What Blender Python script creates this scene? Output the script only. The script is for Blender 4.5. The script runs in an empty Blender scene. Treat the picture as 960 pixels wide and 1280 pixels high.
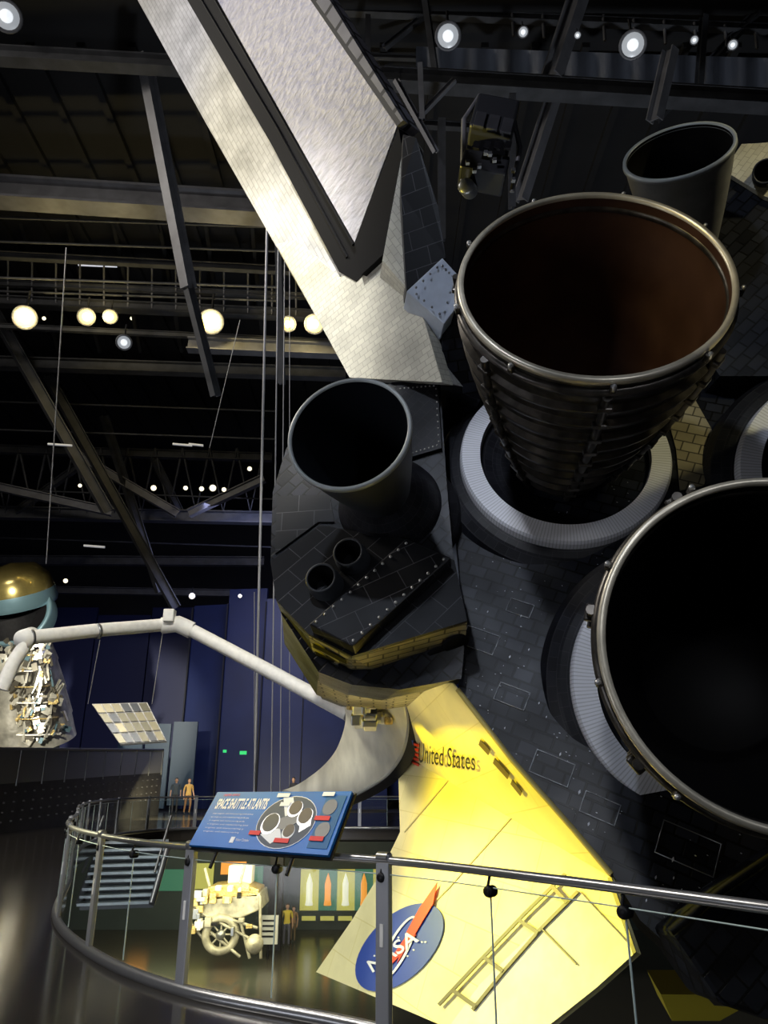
import bpy, math, random
from mathutils import Vector, Matrix
random.seed(7)
TH=math.radians(20); C0=math.cos(TH); S0=math.sin(TH); FP=924.0; EYE=1.6
def D(x,y,z): return Vector((x, C0*z-S0*y, S0*z+C0*y))
def S(u,v,d): return D((u-480)/FP*d,(640-v)/FP*d,d)+Vector((0,0,EYE))
CAM=Vector((0,0,EYE))
class Plane:
    def __init__(s,p,n): s.p=p; s.n=n.normalized(); 
    def at(s,u,v,off=0.0):
        r=S(u,v,1.0)-CAM
        nn=s.n if s.n.dot(r)<0 else -s.n
        t=nn.dot(s.p+nn*off-CAM)/nn.dot(r)
        return CAM+r*t
def plane3(a,b,c):
    a,b,c=S(*a),S(*b),S(*c); return Plane(a,(b-a).cross(c-a))
# ---------------- materials
def newmat(name):
    m=bpy.data.materials.new(name); m.use_nodes=True
    nt=m.node_tree; return m,nt,nt.nodes['Principled BSDF']
def mat(name,col,rough=.5,metal=0,emit=None,es=0,noise=0,nscale=5,bump=0,bscale=20,col2=None,stretch=None,spec=.5):
    m,nt,b=newmat(name); b.inputs['Specular IOR Level'].default_value=spec
    b.inputs['Base Color'].default_value=(*col,1); b.inputs['Roughness'].default_value=rough; b.inputs['Metallic'].default_value=metal
    if emit: b.inputs['Emission Color'].default_value=(*emit,1); b.inputs['Emission Strength'].default_value=es
    tc=nt.nodes.new('ShaderNodeTexCoord'); mp=nt.nodes.new('ShaderNodeMapping')
    nt.links.new(tc.outputs['UV' if stretch and len(stretch)==2 else 'Object'],mp.inputs[0])
    if stretch: mp.inputs['Scale'].default_value=(stretch[0],stretch[1],stretch[2] if len(stretch)>2 else 1)
    if noise or col2:
        n=nt.nodes.new('ShaderNodeTexNoise'); n.inputs['Scale'].default_value=nscale; n.inputs['Detail'].default_value=5
        nt.links.new(mp.outputs[0],n.inputs[0])
        r=nt.nodes.new('ShaderNodeValToRGB'); r.color_ramp.elements[0].position=.35; r.color_ramp.elements[1].position=.65
        c2=col2 or tuple(c*(1-noise) for c in col)
        r.color_ramp.elements[0].color=(*c2,1); r.color_ramp.elements[1].color=(*col,1)
        nt.links.new(n.outputs[0],r.inputs[0]); nt.links.new(r.outputs[0],b.inputs['Base Color'])
    if bump:
        n=nt.nodes.new('ShaderNodeTexNoise'); n.inputs['Scale'].default_value=bscale; n.inputs['Detail'].default_value=3
        nt.links.new(mp.outputs[0],n.inputs[0])
        bp=nt.nodes.new('ShaderNodeBump'); bp.inputs['Strength'].default_value=bump; bp.inputs['Distance'].default_value=.05
        nt.links.new(n.outputs[0],bp.inputs['Height']); nt.links.new(bp.outputs[0],b.inputs['Normal'])
    return m
def tile(name,c1,c2,cm,bw,bh,rough=.4,ms=.012,bump=.4,metal=0,nz=.5,spec=.5):
    m,nt,b=newmat(name); b.inputs['Metallic'].default_value=metal; b.inputs['Specular IOR Level'].default_value=spec
    tc=nt.nodes.new('ShaderNodeTexCoord'); br=nt.nodes.new('ShaderNodeTexBrick')
    nt.links.new(tc.outputs['UV'],br.inputs[0])
    br.inputs['Color1'].default_value=(*c1,1); br.inputs['Color2'].default_value=(*c2,1); br.inputs['Mortar'].default_value=(*cm,1)
    br.inputs['Scale'].default_value=1; br.inputs['Brick Width'].default_value=bw; br.inputs['Row Height'].default_value=bh
    br.inputs['Mortar Size'].default_value=ms; br.inputs['Mortar Smooth'].default_value=.1; br.inputs['Bias'].default_value=0
    n=nt.nodes.new('ShaderNodeTexNoise'); n.inputs['Scale'].default_value=2.2; n.inputs['Detail'].default_value=8
    nt.links.new(tc.outputs['UV'],n.inputs[0])
    mx=nt.nodes.new('ShaderNodeMixRGB'); mx.blend_type='MULTIPLY'; mx.inputs[0].default_value=nz
    r=nt.nodes.new('ShaderNodeValToRGB'); r.color_ramp.elements[0].position=.3; r.color_ramp.elements[1].position=.6
    r.color_ramp.elements[0].color=(.35,.35,.35,1)
    nt.links.new(n.outputs[0],r.inputs[0])
    nt.links.new(br.outputs[0],mx.inputs[1]); nt.links.new(r.outputs[0],mx.inputs[2]); nt.links.new(mx.outputs[0],b.inputs['Base Color'])
    mr=nt.nodes.new('ShaderNodeMapRange'); mr.inputs[3].default_value=rough+.15; mr.inputs[4].default_value=rough-.12
    nt.links.new(n.outputs[0],mr.inputs[0]); nt.links.new(mr.outputs[0],b.inputs['Roughness'])
    bp=nt.nodes.new('ShaderNodeBump'); bp.inputs['Strength'].default_value=bump; bp.inputs['Distance'].default_value=.02; bp.invert=True
    nt.links.new(br.outputs['Fac'],bp.inputs['Height']); nt.links.new(bp.outputs[0],b.inputs['Normal'])
    return m
BT=tile('black_tile',(.003,.0035,.006),(.022,.025,.036),(.001,.001,.0015),.19,.13,.36,.010,.8,spec=.25,nz=.75)  # spread between dark and paler tiles also stands in for glints
BT2=tile('black_tile_fine',(.007,.007,.010),(.014,.015,.020),(.04,.04,.045),.15,.10,.45,.002,.3,spec=.25)
BT3=tile('black_tile_panel',(.007,.007,.009),(.013,.014,.017),(.08,.08,.09),.36,.22,.42,.004,.3,spec=.25)
LIT=tile('lit_tile_tan',(.26,.22,.13),(.34,.30,.19),(.05,.04,.02),.19,.13,.5,.008,.5)  # warm lamplight on black tiles, put into the tile colour
WT=tile('white_tile',(.62,.60,.52),(.72,.70,.60),(.46,.44,.37),.13,.07,.6,.004,.3,nz=.4,spec=.3)
FT=tile('fin_blanket',(.54,.53,.51),(.63,.62,.60),(.42,.41,.39),.22,.07,.65,.006,.5,nz=.5,spec=.3)
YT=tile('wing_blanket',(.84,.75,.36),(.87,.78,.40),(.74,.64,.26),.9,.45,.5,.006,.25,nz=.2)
RT=mat('rudder_fabric',(.50,.49,.56),.6,0,noise=.22,nscale=5,bump=.8,bscale=5,stretch=(3.0,1.1),spec=.3)
DK=mat('black_paint',(.01,.01,.012),.45,noise=.4,nscale=9,spec=.25)
DK2=mat('soft_black',(.003,.003,.004),.7,spec=.12)
RIM=mat('nozzle_rim_metal',(.6,.55,.44),.35,.5,noise=.3)
NOZ=mat('nozzle_dark_metal',(.11,.10,.09),.32,.7,noise=.6,nscale=8)
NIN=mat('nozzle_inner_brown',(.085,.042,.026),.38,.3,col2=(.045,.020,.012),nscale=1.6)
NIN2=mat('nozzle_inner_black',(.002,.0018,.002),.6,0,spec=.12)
OMO=mat('nozzle_coating_grey',(.04,.045,.055),.5,.1,noise=.2)
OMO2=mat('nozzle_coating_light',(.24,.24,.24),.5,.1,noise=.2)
OMR=mat('nozzle_lip',(.3,.32,.32),.45,.2)
STEEL=mat('steel_grey',(.3,.31,.33),.35,.8)
ALU=mat('white_paint',(.8,.79,.76),.45,noise=.12,nscale=12)
BEAM=mat('dark_steel_beam',(.06,.062,.07),.5,.1,noise=.4,nscale=2)
BEAM2=mat('grey_steel_beam',(.16,.16,.175),.5,.1,noise=.3,nscale=2)
BOLT=mat('bolt_metal',(.4,.4,.4),.35,.7)
PLATE=mat('bluish_metal_plate',(.7,.78,.92),.3,.1,noise=.15)
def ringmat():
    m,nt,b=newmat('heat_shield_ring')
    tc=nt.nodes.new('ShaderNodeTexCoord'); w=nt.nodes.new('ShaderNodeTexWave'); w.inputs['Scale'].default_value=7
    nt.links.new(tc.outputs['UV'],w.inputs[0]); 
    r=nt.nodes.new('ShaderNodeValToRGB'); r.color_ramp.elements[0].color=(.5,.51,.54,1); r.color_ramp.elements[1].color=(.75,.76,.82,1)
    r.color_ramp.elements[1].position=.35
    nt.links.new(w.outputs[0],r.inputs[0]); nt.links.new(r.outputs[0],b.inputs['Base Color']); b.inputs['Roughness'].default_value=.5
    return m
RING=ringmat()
# ---------------- objects
def empty(name,loc=(0,0,0)):
    e=bpy.data.objects.new(name,None); e.location=loc; bpy.context.scene.collection.objects.link(e); return e
def link(o,parent=None):
    bpy.context.scene.collection.objects.link(o)
    if parent:
        o.parent=parent; o.matrix_parent_inverse=Matrix.Translation(parent.location).inverted()
    return o
def puv(me,ref):
    uvl=me.uv_layers.new(name='UVMap')
    for p in me.polygons:
        n=p.normal; t=ref-n*ref.dot(n)
        if t.length<.05: t=n.orthogonal()
        t.normalize(); b=n.cross(t)
        for li in p.loop_indices:
            co=me.vertices[me.loops[li].vertex_index].co; uvl.data[li].uv=(co.dot(t),co.dot(b))
def mesh(name,vs,fs,m,parent=None,ref=Vector((1,0,.2)),smooth=False,fix=True):
    me=bpy.data.meshes.new(name); me.from_pydata([tuple(v) for v in vs],[],fs); me.update()
    if fix:
        import bmesh
        bm=bmesh.new(); bm.from_mesh(me); bmesh.ops.recalc_face_normals(bm,faces=bm.faces); bm.to_mesh(me); bm.free(); me.update()
    puv(me,ref)
    for mm in (m if isinstance(m,list) else [m]): me.materials.append(mm)
    if smooth:
        for p in me.polygons: p.use_smooth=True
    return link(bpy.data.objects.new(name,me),parent)
def prism(name,pts,vec,m,parent=None,ref=Vector((1,0,.2)),bev=0,scale=1.0):
    n=len(pts); c=sum(pts,Vector())/n
    vs=list(pts)+[c+(p-c)*scale+vec for p in pts]
    fs=[list(range(n)),list(range(2*n-1,n-1,-1))]+[[i,i+n,(i+1)%n+n,(i+1)%n] for i in range(n)]
    o=mesh(name,vs,fs,m,parent,ref)
    if bev:
        b=o.modifiers.new('b','BEVEL'); b.width=bev; b.segments=2; b.limit_method='ANGLE'
    return o
def box(name,c,s,m,parent=None,rot=None,bev=0):
    c=Vector(c); R=rot or Matrix.Identity(3); v=[]
    for x in(-.5,.5):
        for y in(-.5,.5):
            for z in(-.5,.5): v.append(c+R@Vector((x*s[0],y*s[1],z*s[2])))
    f=[(0,1,3,2),(4,6,7,5),(0,4,5,1),(2,3,7,6),(0,2,6,4),(1,5,7,3)]
    o=mesh(name,v,f,m,parent)
    if bev:
        b=o.modifiers.new('b','BEVEL'); b.width=bev; b.segments=2
    return o
def frame(axis,hint=Vector((0,0,1))):
    z=axis.normalized(); x=hint-z*hint.dot(z)
    if x.length<.01: x=z.orthogonal()
    x.normalize(); y=z.cross(x); return x,y,z
def lathe(name,c,axis,prof,mats,parent=None,seg=96,idx=None,smooth=True,hint=Vector((0,0,1)),a0=0,a1=2*math.pi):
    x,y,z=frame(axis,hint); vs=[];fs=[];mi=[]
    N=seg+1
    L=[0]
    for i in range(1,len(prof)): L.append(L[-1]+math.hypot(prof[i][0]-prof[i-1][0],prof[i][1]-prof[i-1][1]))
    for i,(r,s) in enumerate(prof):
        for k in range(N):
            a=a0+(a1-a0)*k/seg; vs.append(c+z*s+(x*math.cos(a)+y*math.sin(a))*r)
    for i in range(len(prof)-1):
        for k in range(seg):
            fs.append((i*N+k,i*N+k+1,(i+1)*N+k+1,(i+1)*N+k)); mi.append(idx[i] if idx else 0)
    me=bpy.data.meshes.new(name); me.from_pydata([tuple(v) for v in vs],[],fs); me.update()
    uvl=me.uv_layers.new(name='UVMap'); R=max(p[0] for p in prof)
    for p in me.polygons:
        p.use_smooth=smooth; p.material_index=mi[p.index]
        for li in p.loop_indices:
            vi=me.loops[li].vertex_index; uvl.data[li].uv=((vi%N)/seg*(a1-a0)*R, L[vi//N])
    for mm in (mats if isinstance(mats,list) else [mats]): me.materials.append(mm)
    return link(bpy.data.objects.new(name,me),parent)
def tube(name,pts,r,m,parent=None,cyc=False):
    cu=bpy.data.curves.new(name,'CURVE'); cu.dimensions='3D'; cu.bevel_depth=r; cu.bevel_resolution=4; cu.use_fill_caps=True
    sp=cu.splines.new('POLY'); sp.points.add(len(pts)-1)
    for i,p in enumerate(pts): sp.points[i].co=(*p,1)
    sp.use_cyclic_u=cyc; cu.materials.append(m)
    return link(bpy.data.objects.new(name,cu),parent)
def ibeam(name,a,b,w,m,parent=None,h=None,up=Vector((0,0,1))):
    h=h or w*1.3; d=(b-a).normalized(); x=d.cross(up)
    if x.length<.05: x=d.orthogonal()
    x.normalize(); y=x.cross(d); t=w*.14
    sec=[(-w/2,-h/2),(w/2,-h/2),(w/2,-h/2+t),(t/2,-h/2+t),(t/2,h/2-t),(w/2,h/2-t),(w/2,h/2),(-w/2,h/2),(-w/2,h/2-t),(-t/2,h/2-t),(-t/2,-h/2+t),(-w/2,-h/2+t)]
    return prism(name,[a+x*p+y*q for p,q in sec],b-a,m,parent,ref=d)
def bil(c,u,v): return c[0]*(1-u)*(1-v)+c[1]*u*(1-v)+c[2]*(1-u)*v+c[3]*u*v
def textmap(name,s,c,m,parent,bold=0.0):
    cu=bpy.data.curves.new(name,'FONT'); cu.body=s; cu.resolution_u=3; cu.offset=bold
    o=bpy.data.objects.new(name+'_t',cu); bpy.context.scene.collection.objects.link(o); bpy.context.view_layer.update()
    me=bpy.data.meshes.new_from_object(o.evaluated_get(bpy.context.evaluated_depsgraph_get())); bpy.data.objects.remove(o)
    xs=[v.co.x for v in me.vertices]; ys=[v.co.y for v in me.vertices]
    x0,x1,y0,y1=min(xs),max(xs),min(ys),max(ys)
    for v in me.vertices: v.co=bil(c,(v.co.x-x0)/(x1-x0),(v.co.y-y0)/(y1-y0))
    me.materials.clear(); me.materials.append(m); me.name=name
    return link(bpy.data.objects.new(name,me),parent)

# ======================================================= SHUTTLE
SH=empty('space_shuttle',S(700,700,8))
BASEC=S(703,580,8.4)
NB=D(-.216,.557,-.80).normalized(); BP=Plane(BASEC,NB)
FW=D(-.108,-.444,1).normalized(); LAT=D(.687,.67,.28).normalized()
def bellr(t,R,R0,e=1.5): return R-(R-R0)*t**e
def main_engine(tag,ce,cb,inner,R=1.15):
    ax=(ce-cb).normalized(); L=(ce-cb).length; R0=.42
    pr=[(bellr(i/30,R-.03,R0-.05),-L*i/30) for i in range(25)]+[(0,-L*.8)]
    lathe(tag+'_inner_wall',ce,ax,pr,inner,SH)
    pr=[];n=140
    for i in range(n+1):
        t=i/n; r=bellr(t,R+.01,R0)
        k=(t*11)%1
        if .35<k<.62 and t>.05: r+=.05
        pr.append((r,-L*t))
    lathe(tag+'_ribbed_bell',ce,ax,pr,NOZ,SH)
    x,y,z=frame(ax)
    lathe(tag+'_rim',ce,ax,[(R-.035,-.02),(R-.03,.012),(R+.012,.012),(R+.022,-.015),(R+.02,-.04),(R+.01,-.05)],RIM,SH)
    lathe(tag+'_manifold',ce-ax*.13,ax,[(R+.0+.05*math.cos(a),.045*math.sin(a)) for a in [i*math.pi/6 for i in range(13)]],NOZ,SH)
    for k in range(9):
        a=k/9*2*math.pi+.35
        d=x*math.cos(a)+y*math.sin(a)
        c=ce+d*(R+.045)-ax*.06
        Rm=Matrix((d,ax.cross(d),ax)).transposed()
        box(f'{tag}_bracket_{k}',c,(.04,.05,.08),NOZ,SH,Rm,.01)
        lathe(f'{tag}_bracket_pin_{k}',c+d*.01+ax*.03,ax,[(0,.03),(.018,.025),(.018,-.03)],BOLT,SH,12)
    for k in range(7):
        a=k/7*2*math.pi+.42
        d=x*math.cos(a)+y*math.sin(a)
        tube(f'{tag}_coolant_tube_{k}',[ce+d*(bellr(t,R,R0)+.07)-ax*L*t for t in [j/20*.93+.05 for j in range(21)]],.035,NOZ,SH)
        for j in range(1,10):
            t=j/10.3; box(f'{tag}_clamp_{k}_{j}',ce+d*(bellr(t,R,R0)+.085)-ax*L*t,(.06,.12,.05),NOZ,SH,Matrix((d,ax.cross(d),ax)).transposed(),.01)
def heat_shield(tag,cb,ax,r1=1.15,lift=.12):
    pr=[(.40,-.16),(.55,-.14),(.75,-.09),(.9,-.02),(.92,.02),(.93,.10),(r1-.02,.10),(r1,.06),(r1+.01,-.02),(r1+.1,-.05),(r1+.22,-.12),(r1+.28,-.25),(r1+.3,-.9)]
    ix=[0,0,0,0,1,1,1,1,0,0,0,0]
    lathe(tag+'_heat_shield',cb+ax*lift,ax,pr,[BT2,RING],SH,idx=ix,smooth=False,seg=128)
E1e,E1b=S(743,348,6.15),S(703,580,8.4)
E2e,E2b=S(980,806,4.55),S(876,858,6.7)
ax1=(E1e-E1b).normalized(); ax2=(E2e-E2b).normalized()
main_engine('main_engine_upper',E1e,E1b,NIN,1.115); heat_shield('upper',E1b,ax1)
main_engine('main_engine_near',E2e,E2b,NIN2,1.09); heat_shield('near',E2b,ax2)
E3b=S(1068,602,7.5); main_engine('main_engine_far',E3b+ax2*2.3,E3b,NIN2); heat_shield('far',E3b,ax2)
bp=[(548,476),(558,600),(572,700),(583,800),(572,862),(640,948),(716,1036),(764,1090),(800,1150),(850,1195),(905,1255),(1000,1262),(1180,1262),(1320,950),(1320,480),(1100,420),(900,440),(700,450)]
BREF=D(.8,-.5,.1)
prism('aft_bulkhead',[BP.at(u,v) for u,v in bp],-NB*.5,BT,SH,ref=BREF)
prism('painted_light_patch',[BP.at(u,v,.025) for u,v in [(832,512),(868,498),(896,548),(880,606),(850,612),(845,560)]],-NB*.02,LIT,SH,ref=BREF)  # pool of yellow light painted on the bulkhead as a paler slab
BF=Plane(BP.at(900,1150)+NB*.25,D(-.1,.45,-.9))
prism('body_flap',[BF.at(u,v) for u,v in [(838,1165),(905,1110),(1010,1040),(1150,1020),(1150,1300),(1000,1290),(900,1255)]],FW*.5,BT,SH,ref=D(.7,.6,.2),bev=.04)
tube('body_flap_edge',[BF.at(u,v,.03) for u,v in [(838,1165),(905,1110),(1010,1040),(1150,1020)]],.03,DK,SH)
vs=[];fs=[]
t=BREF; t=(t-NB*t.dot(NB)).normalized(); b=NB.cross(t)
for i,(u,v,w) in enumerate([(600,800,.35),(640,870,.3),(690,960,.35),(750,1010,.3),(860,1060,.45),(650,760,.25)]):
    c=BP.at(u,v,.006); P4=[c+t*w*a+b*w*.6*q for a,q in ((-.5,-.5),(.5,-.5),(.5,.5),(-.5,.5))]
    tube(f'access_panel_outline_{i}',P4,.006,STEEL,SH,cyc=True)
for i in range(520):
    u=random.uniform(570,960);v=random.uniform(480,1200)
    if v>862+(u-572)*1.15: continue
    c=BP.at(u,v,.012); w=random.uniform(.003,.011); k=len(vs); w2=w*random.choice([.4,.5,2.2])
    vs+=[c+t*w,c+b*w2,c-t*w,c-b*w2]; fs.append((k,k+1,k+2,k+3))
mesh('painted_glints',vs,fs,mat('glint_white',(.6,.62,.68),.5),SH,fix=False)  # painted specks standing in for lamp reflections on the bulkhead
prism('joint_strip',[BP.at(u,v,.03) for u,v in [(560,640),(566,640),(578,770),(572,772)]],-NB*.02,PLATE,SH)
prism('joint_strip_upper',[BP.at(u,v,.03) for u,v in [(549,480),(552,480),(558,630),(555,632)]],-NB*.02,STEEL,SH)

# ---- OMS pod left
NP=D(-.15,.45,-.88).normalized(); PP=Plane(S(450,600,8.2),NP)
out=[(490,478),(550,474),(558,600),(566,690),(583,775),(577,848),(500,862),(440,856),(398,840),(352,768),(338,702),(341,615),(358,560),(430,500)]
prism('pod_body',[PP.at(u,v) for u,v in out],FW*3.2,BT,SH,ref=LAT,scale=.8)
prism('pod_upper_panel',[PP.at(u,v,.06) for u,v in [(494,482),(547,478),(552,560),(500,575)]],-NP*.05,BT2,SH,ref=LAT)
prism('pod_side_panel',[PP.at(u,v,.03) for u,v in [(346,620),(412,618),(418,652),(398,652),(344,692)]],-NP*.025,BT3,SH,ref=D(1,0,0))
for i in range(9):
    for k,(a,b_) in enumerate([((498,486),(545,482)),((503,570),(549,556)),((545,482),(549,556))]):
        q=(i+.5)/9; u=a[0]+(b_[0]-a[0])*q; v=a[1]+(b_[1]-a[1])*q
        lathe(f'panel_screw_{k}_{i}',PP.at(u,v,.061),NP,[(0,.008),(.01,.006),(.011,0)],BOLT,SH,8)
OE,OB=S(436,541,6.6),S(487,634,8.05)
def small_nozzle(tag,ce,cb,R,R0,mo,mi):
    ax=(ce-cb).normalized(); L=(ce-cb).length
    lathe(tag+'_bell',ce,ax,[(bellr(i/24,R,R0,1.25),-L*i/24) for i in range(25)],mo,SH)
    lathe(tag+'_inner',ce,ax,[(bellr(i/24,R-.025,R0-.03,1.25),-L*i/24) for i in range(24)]+[(0,-L*.96)],mi,SH)
    lathe(tag+'_lip',ce,ax,[(R-.028,-.03),(R-.02,.012),(R+.012,.012),(R+.018,-.03),(R,-.04)],OMR,SH)
    return ax
axo=small_nozzle('maneuvering_engine',OE,OB,.56,.2,OMO,mat('nozzle_inner_slate',(.008,.010,.014),.5,spec=.2))
lathe('maneuvering_engine_collar',OB-axo*.1,axo,[(.22,.75),(.3,.6),(.42,.42),(.44,.4),(.55,.2),(.6,.0),(.72,-.05),(.75,-.3)],BT2,SH)
RP=Plane(S(450,740,7.25),D(-.12,.62,-.77))
RN=RP.n if RP.n.dot(CAM-RP.p)>0 else -RP.n
top=[(338,702),(400,657),(500,672),(568,700),(584,776),(440,820),(385,792),(345,750)]
T=[RP.at(u,v) for u,v in top]
low=[S(577,850,7.75),S(500,862,7.85),S(440,857,7.8),S(398,841,7.8),S(352,768,7.8)]
GT=tile('pod_underside_tile',(.34,.31,.23),(.25,.23,.17),(.04,.035,.03),.3,.1,.5,.010,.5,nz=.7)
prism('thruster_housing',T,-RN*.04,BT3,SH,ref=LAT)
vs=[T[4],T[5],T[6],T[7],low[0],low[1],low[2],low[3],low[4],T[0],T[3],T[1],T[2]]+[p+FW*1.3 for p in low]
mesh('thruster_housing_underside',vs,[(0,1,5,4),(1,6,5),(1,2,7,6),(4,5,14,13),(5,6,15,14),(6,7,16,15)],GT,SH,ref=D(1,0,0))
mesh('thruster_housing_side',vs,[(2,3,8,7),(3,9,8),(7,8,17,16)],BT,SH,ref=D(1,0,0))
prism('thruster_beam',[RP.at(u,v,.17) for u,v in [(386,780),(508,673),(564,697),(441,808)]],-RN*.16,BT3,SH,ref=D(1,.6,0),bev=.015)
vs=[RP.at(u,v,.175) for u,v in [(386,780),(508,673),(564,697),(441,808)]]
for i in range(12):
    q=(i+.5)/12
    for k,g in enumerate((.08,.92)):
        lathe(f'beam_bolt_{i}_{k}',bil([vs[0],vs[1],vs[3],vs[2]],q,g),RN,[(0,.012),(.014,.01),(.016,0)],BOLT,SH,10)
for i,(u,v) in enumerate([(435,690),(401,722)]):
    c=RP.at(u,v,.22); a=(CAM-c).normalized()*.5+RN*.6+D(-.2,.1,0); a.normalize()
    lathe(f'thruster_{i}',c,a,[(.0,-.25),(.1,-.24),(.13,0),(.14,.012),(.155,0),(.14,-.1),(.17,-.12),(.17,-.3)],[NIN2,OMO],SH,40,idx=[0,0,1,1,1,1,1])
def fq(a,b,c_,d,u,v,o):
    p=bil([a,b,c_,d],u,v); n=(b-a).cross(c_-a).normalized()
    if n.dot(CAM-p)<0: n=-n
    return p+n*o,n
for i in range(4):
    u0=.12; u1=.9; v0=.12+.2*i
    P4=[fq(T[6],T[5],low[3],low[2],u,v,.02)[0] for u,v in((u0,v0),(u1,v0+.03),(u1,v0+.14),(u0,v0+.11))]
    prism(f'vent_{i}',P4,FW*.02,DK2,SH)
for i,(u,v) in enumerate([(.1,.3),(.1,.62),(.28,.42),(.26,.72)]):
    c,n=fq(T[4],T[5],low[0],low[1],u,v,.015)
    lathe(f'vent_round_{i}',c,n,[(0,.015),(.12,.012),(.13,0),(.14,-.02)],DK2,SH,24)
# ---- second pod (upper right)
O2e,O2b=S(848,189,7.95),S(858,325,8.9)
ax_o2=small_nozzle('maneuvering_engine_far',O2e,O2b,.56,.3,OMO2,NIN2)
PR=Plane(S(930,330,8.6),D(-.35,.35,-.87))
prism('pod_far_body',[PR.at(u,v) for u,v in [(862,300),(905,215),(928,180),(1000,178),(1120,250),(1100,470),(900,470),(880,440)]],FW*2.5,BT,SH,ref=D(.6,.6,0))
prism('pod_far_cap',[PR.at(u,v,.06) for u,v in [(905,213),(927,180),(1000,176),(1060,215),(1000,262),(955,245),(945,238)]],-NP*.05,WT,SH,ref=LAT)
lathe('pod_far_thruster',PR.at(957,214,.3),(CAM-PR.at(957,214))+D(0,2,0),[(0,-.25),(.1,-.24),(.12,0),(.14,0),(.15,-.3)],[NIN2,OMO],SH,30,idx=[0,0,1,1])
# ---- vertical tail
TP=plane3((500,160,8.8),(437,468,9.2),(172,0,13))
TN=TP.n if TP.n.dot(CAM-TP.p)>0 else -TP.n
TU=(TP.at(250,0)-TP.at(437,320)).normalized()
prism('tail_fin',[TP.at(u,v) for u,v in [(120,-95),(172,0),(258,155),(335,290),(437,470),(553,476),(507,350),(500,170),(385,-5),(320,-95)]],-TN*.45,FT,SH,ref=TU)
prism('tail_fin_lower',[TP.at(u,v,.04) for u,v in [(425,347),(478,320),(507,352),(530,400),(553,478),(437,472),(380,368),(345,305),(370,300)]],-TN*.2,WT,SH,ref=D(1,.3,0))
prism('rudder_gap',[TP.at(u,v,.05) for u,v in [(178,-95),(234,0),(340,182),(424,340),(445,352),(476,322),(446,300),(350,130),(270,-2),(212,-95)]],-TN*.06,DK2,SH,ref=TU)
tube('rudder_gap_hinge',[TP.at(u,v,.05) for u,v in [(198,-95),(252,0),(347,160),(434,322)]],.02,DK2,SH)
prism('rudder',[TP.at(u,v,.12) for u,v in [(214,-95),(272,0),(443,303),(496,158),(388,0),(322,-95)]],-TN*.08,RT,SH,ref=TU)
tube('rudder_edge_strip',[TP.at(u,v,.11) for u,v in [(209,-95),(269,0),(442,306)]],.02,DK2,SH)
ET=tile('edge_tile',(.14,.14,.16),(.2,.2,.23),(.01,.01,.01),.35,.3,.45,.03,.5)
prism('rudder_trailing_tiles',[TP.at(u,v,.14) for u,v in [(322,-95),(388,0),(496,158),(504,150),(412,0),(350,-95)]],-TN*.3,ET,SH,ref=TU)
prism('rudder_lower_end',[TP.at(u,v,.13) for u,v in [(443,304),(498,160),(503,188),(479,318),(452,343)]],-TN*.2,DK2,SH,ref=TU)
prism('fin_stub',[S(u,v,d) for u,v,d in [(503,190,8.6),(503,250,8.5),(508,360,8.45),(478,325,8.6)]],FW*.4,WT,SH,ref=TU)
prism('speedbrake_tiles',[S(u,v,d) for u,v,d in [(504,168,8.5),(520,172,8.4),(548,260,8.3),(557,322,8.25),(508,362,8.38),(501,240,8.45)]],FW*.8,BT3,SH,ref=D(1,.2,0))
prism('fin_base_plate',[S(u,v,d) for u,v,d in [(508,364,8.3),(553,322,8.2),(574,345,8.15),(569,386,8.15),(555,405,8.2)]],FW*.3,PLATE,SH,bev=.01)
prism('fin_root_block',[S(u,v,d) for u,v,d in [(553,408,8.4),(570,388,8.35),(600,400,8.4),(600,500,8.6),(552,482,8.5)]],FW*.8,BT,SH)
for i in range(16):
    e=[(512,364),(552,326),(571,346),(556,401)]
    a,b=e[i//4],e[(i//4+1)%4]; q=(i%4+.5)/4
    u=a[0]+(b[0]-a[0])*q; v=a[1]+(b[1]-a[1])*q; u+=(542-u)*.12; v+=(362-v)*.12
    lathe(f'plate_bolt_{i}',S(u,v,8.19),D(0,0,-1),[(0,.02),(.012,.018),(.014,0)],STEEL,SH,8)
# ---- fuselage side & wing
SP=plane3((575,866,7.15),(760,1095,6.05),(497,960,11)); WP=plane3((760,1095,6.05),(395,1215,9.5),(790,1190,5.5))
WN=WP.n if WP.n.dot(CAM-WP.p)>0 else -WP.n
SN=SP.n if SP.n.dot(CAM-SP.p)>0 else -SP.n
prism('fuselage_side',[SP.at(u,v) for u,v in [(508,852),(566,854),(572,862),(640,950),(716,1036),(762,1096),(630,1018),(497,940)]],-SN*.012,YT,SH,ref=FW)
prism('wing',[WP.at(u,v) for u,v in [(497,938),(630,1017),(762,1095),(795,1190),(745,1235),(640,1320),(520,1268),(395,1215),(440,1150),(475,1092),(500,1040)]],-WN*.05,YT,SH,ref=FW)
tube('fuselage_edge',[BP.at(u,v,.01) for u,v in [(572,862),(640,950),(716,1036),(764,1093)]],.025,mat('edge_gold',(.4,.33,.1),.5),SH)
def wpoly(name,pts,m,off=.015,P=None,ref=FW,th=.01):
    P=P or WP; N=WN if P is WP else SN
    return prism(name,[P.at(u,v,off) for u,v in pts],-N*th,m,SH,ref=ref)
GAP=mat('elevon_gap_dark',(.10,.09,.05),.5); CREAM=mat('elevon_cream',(.78,.74,.56),.5,noise=.15)
wpoly('elevon',[(722,1112),(795,1190),(745,1235),(640,1318),(560,1285),(600,1230)],CREAM,.03)
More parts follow.
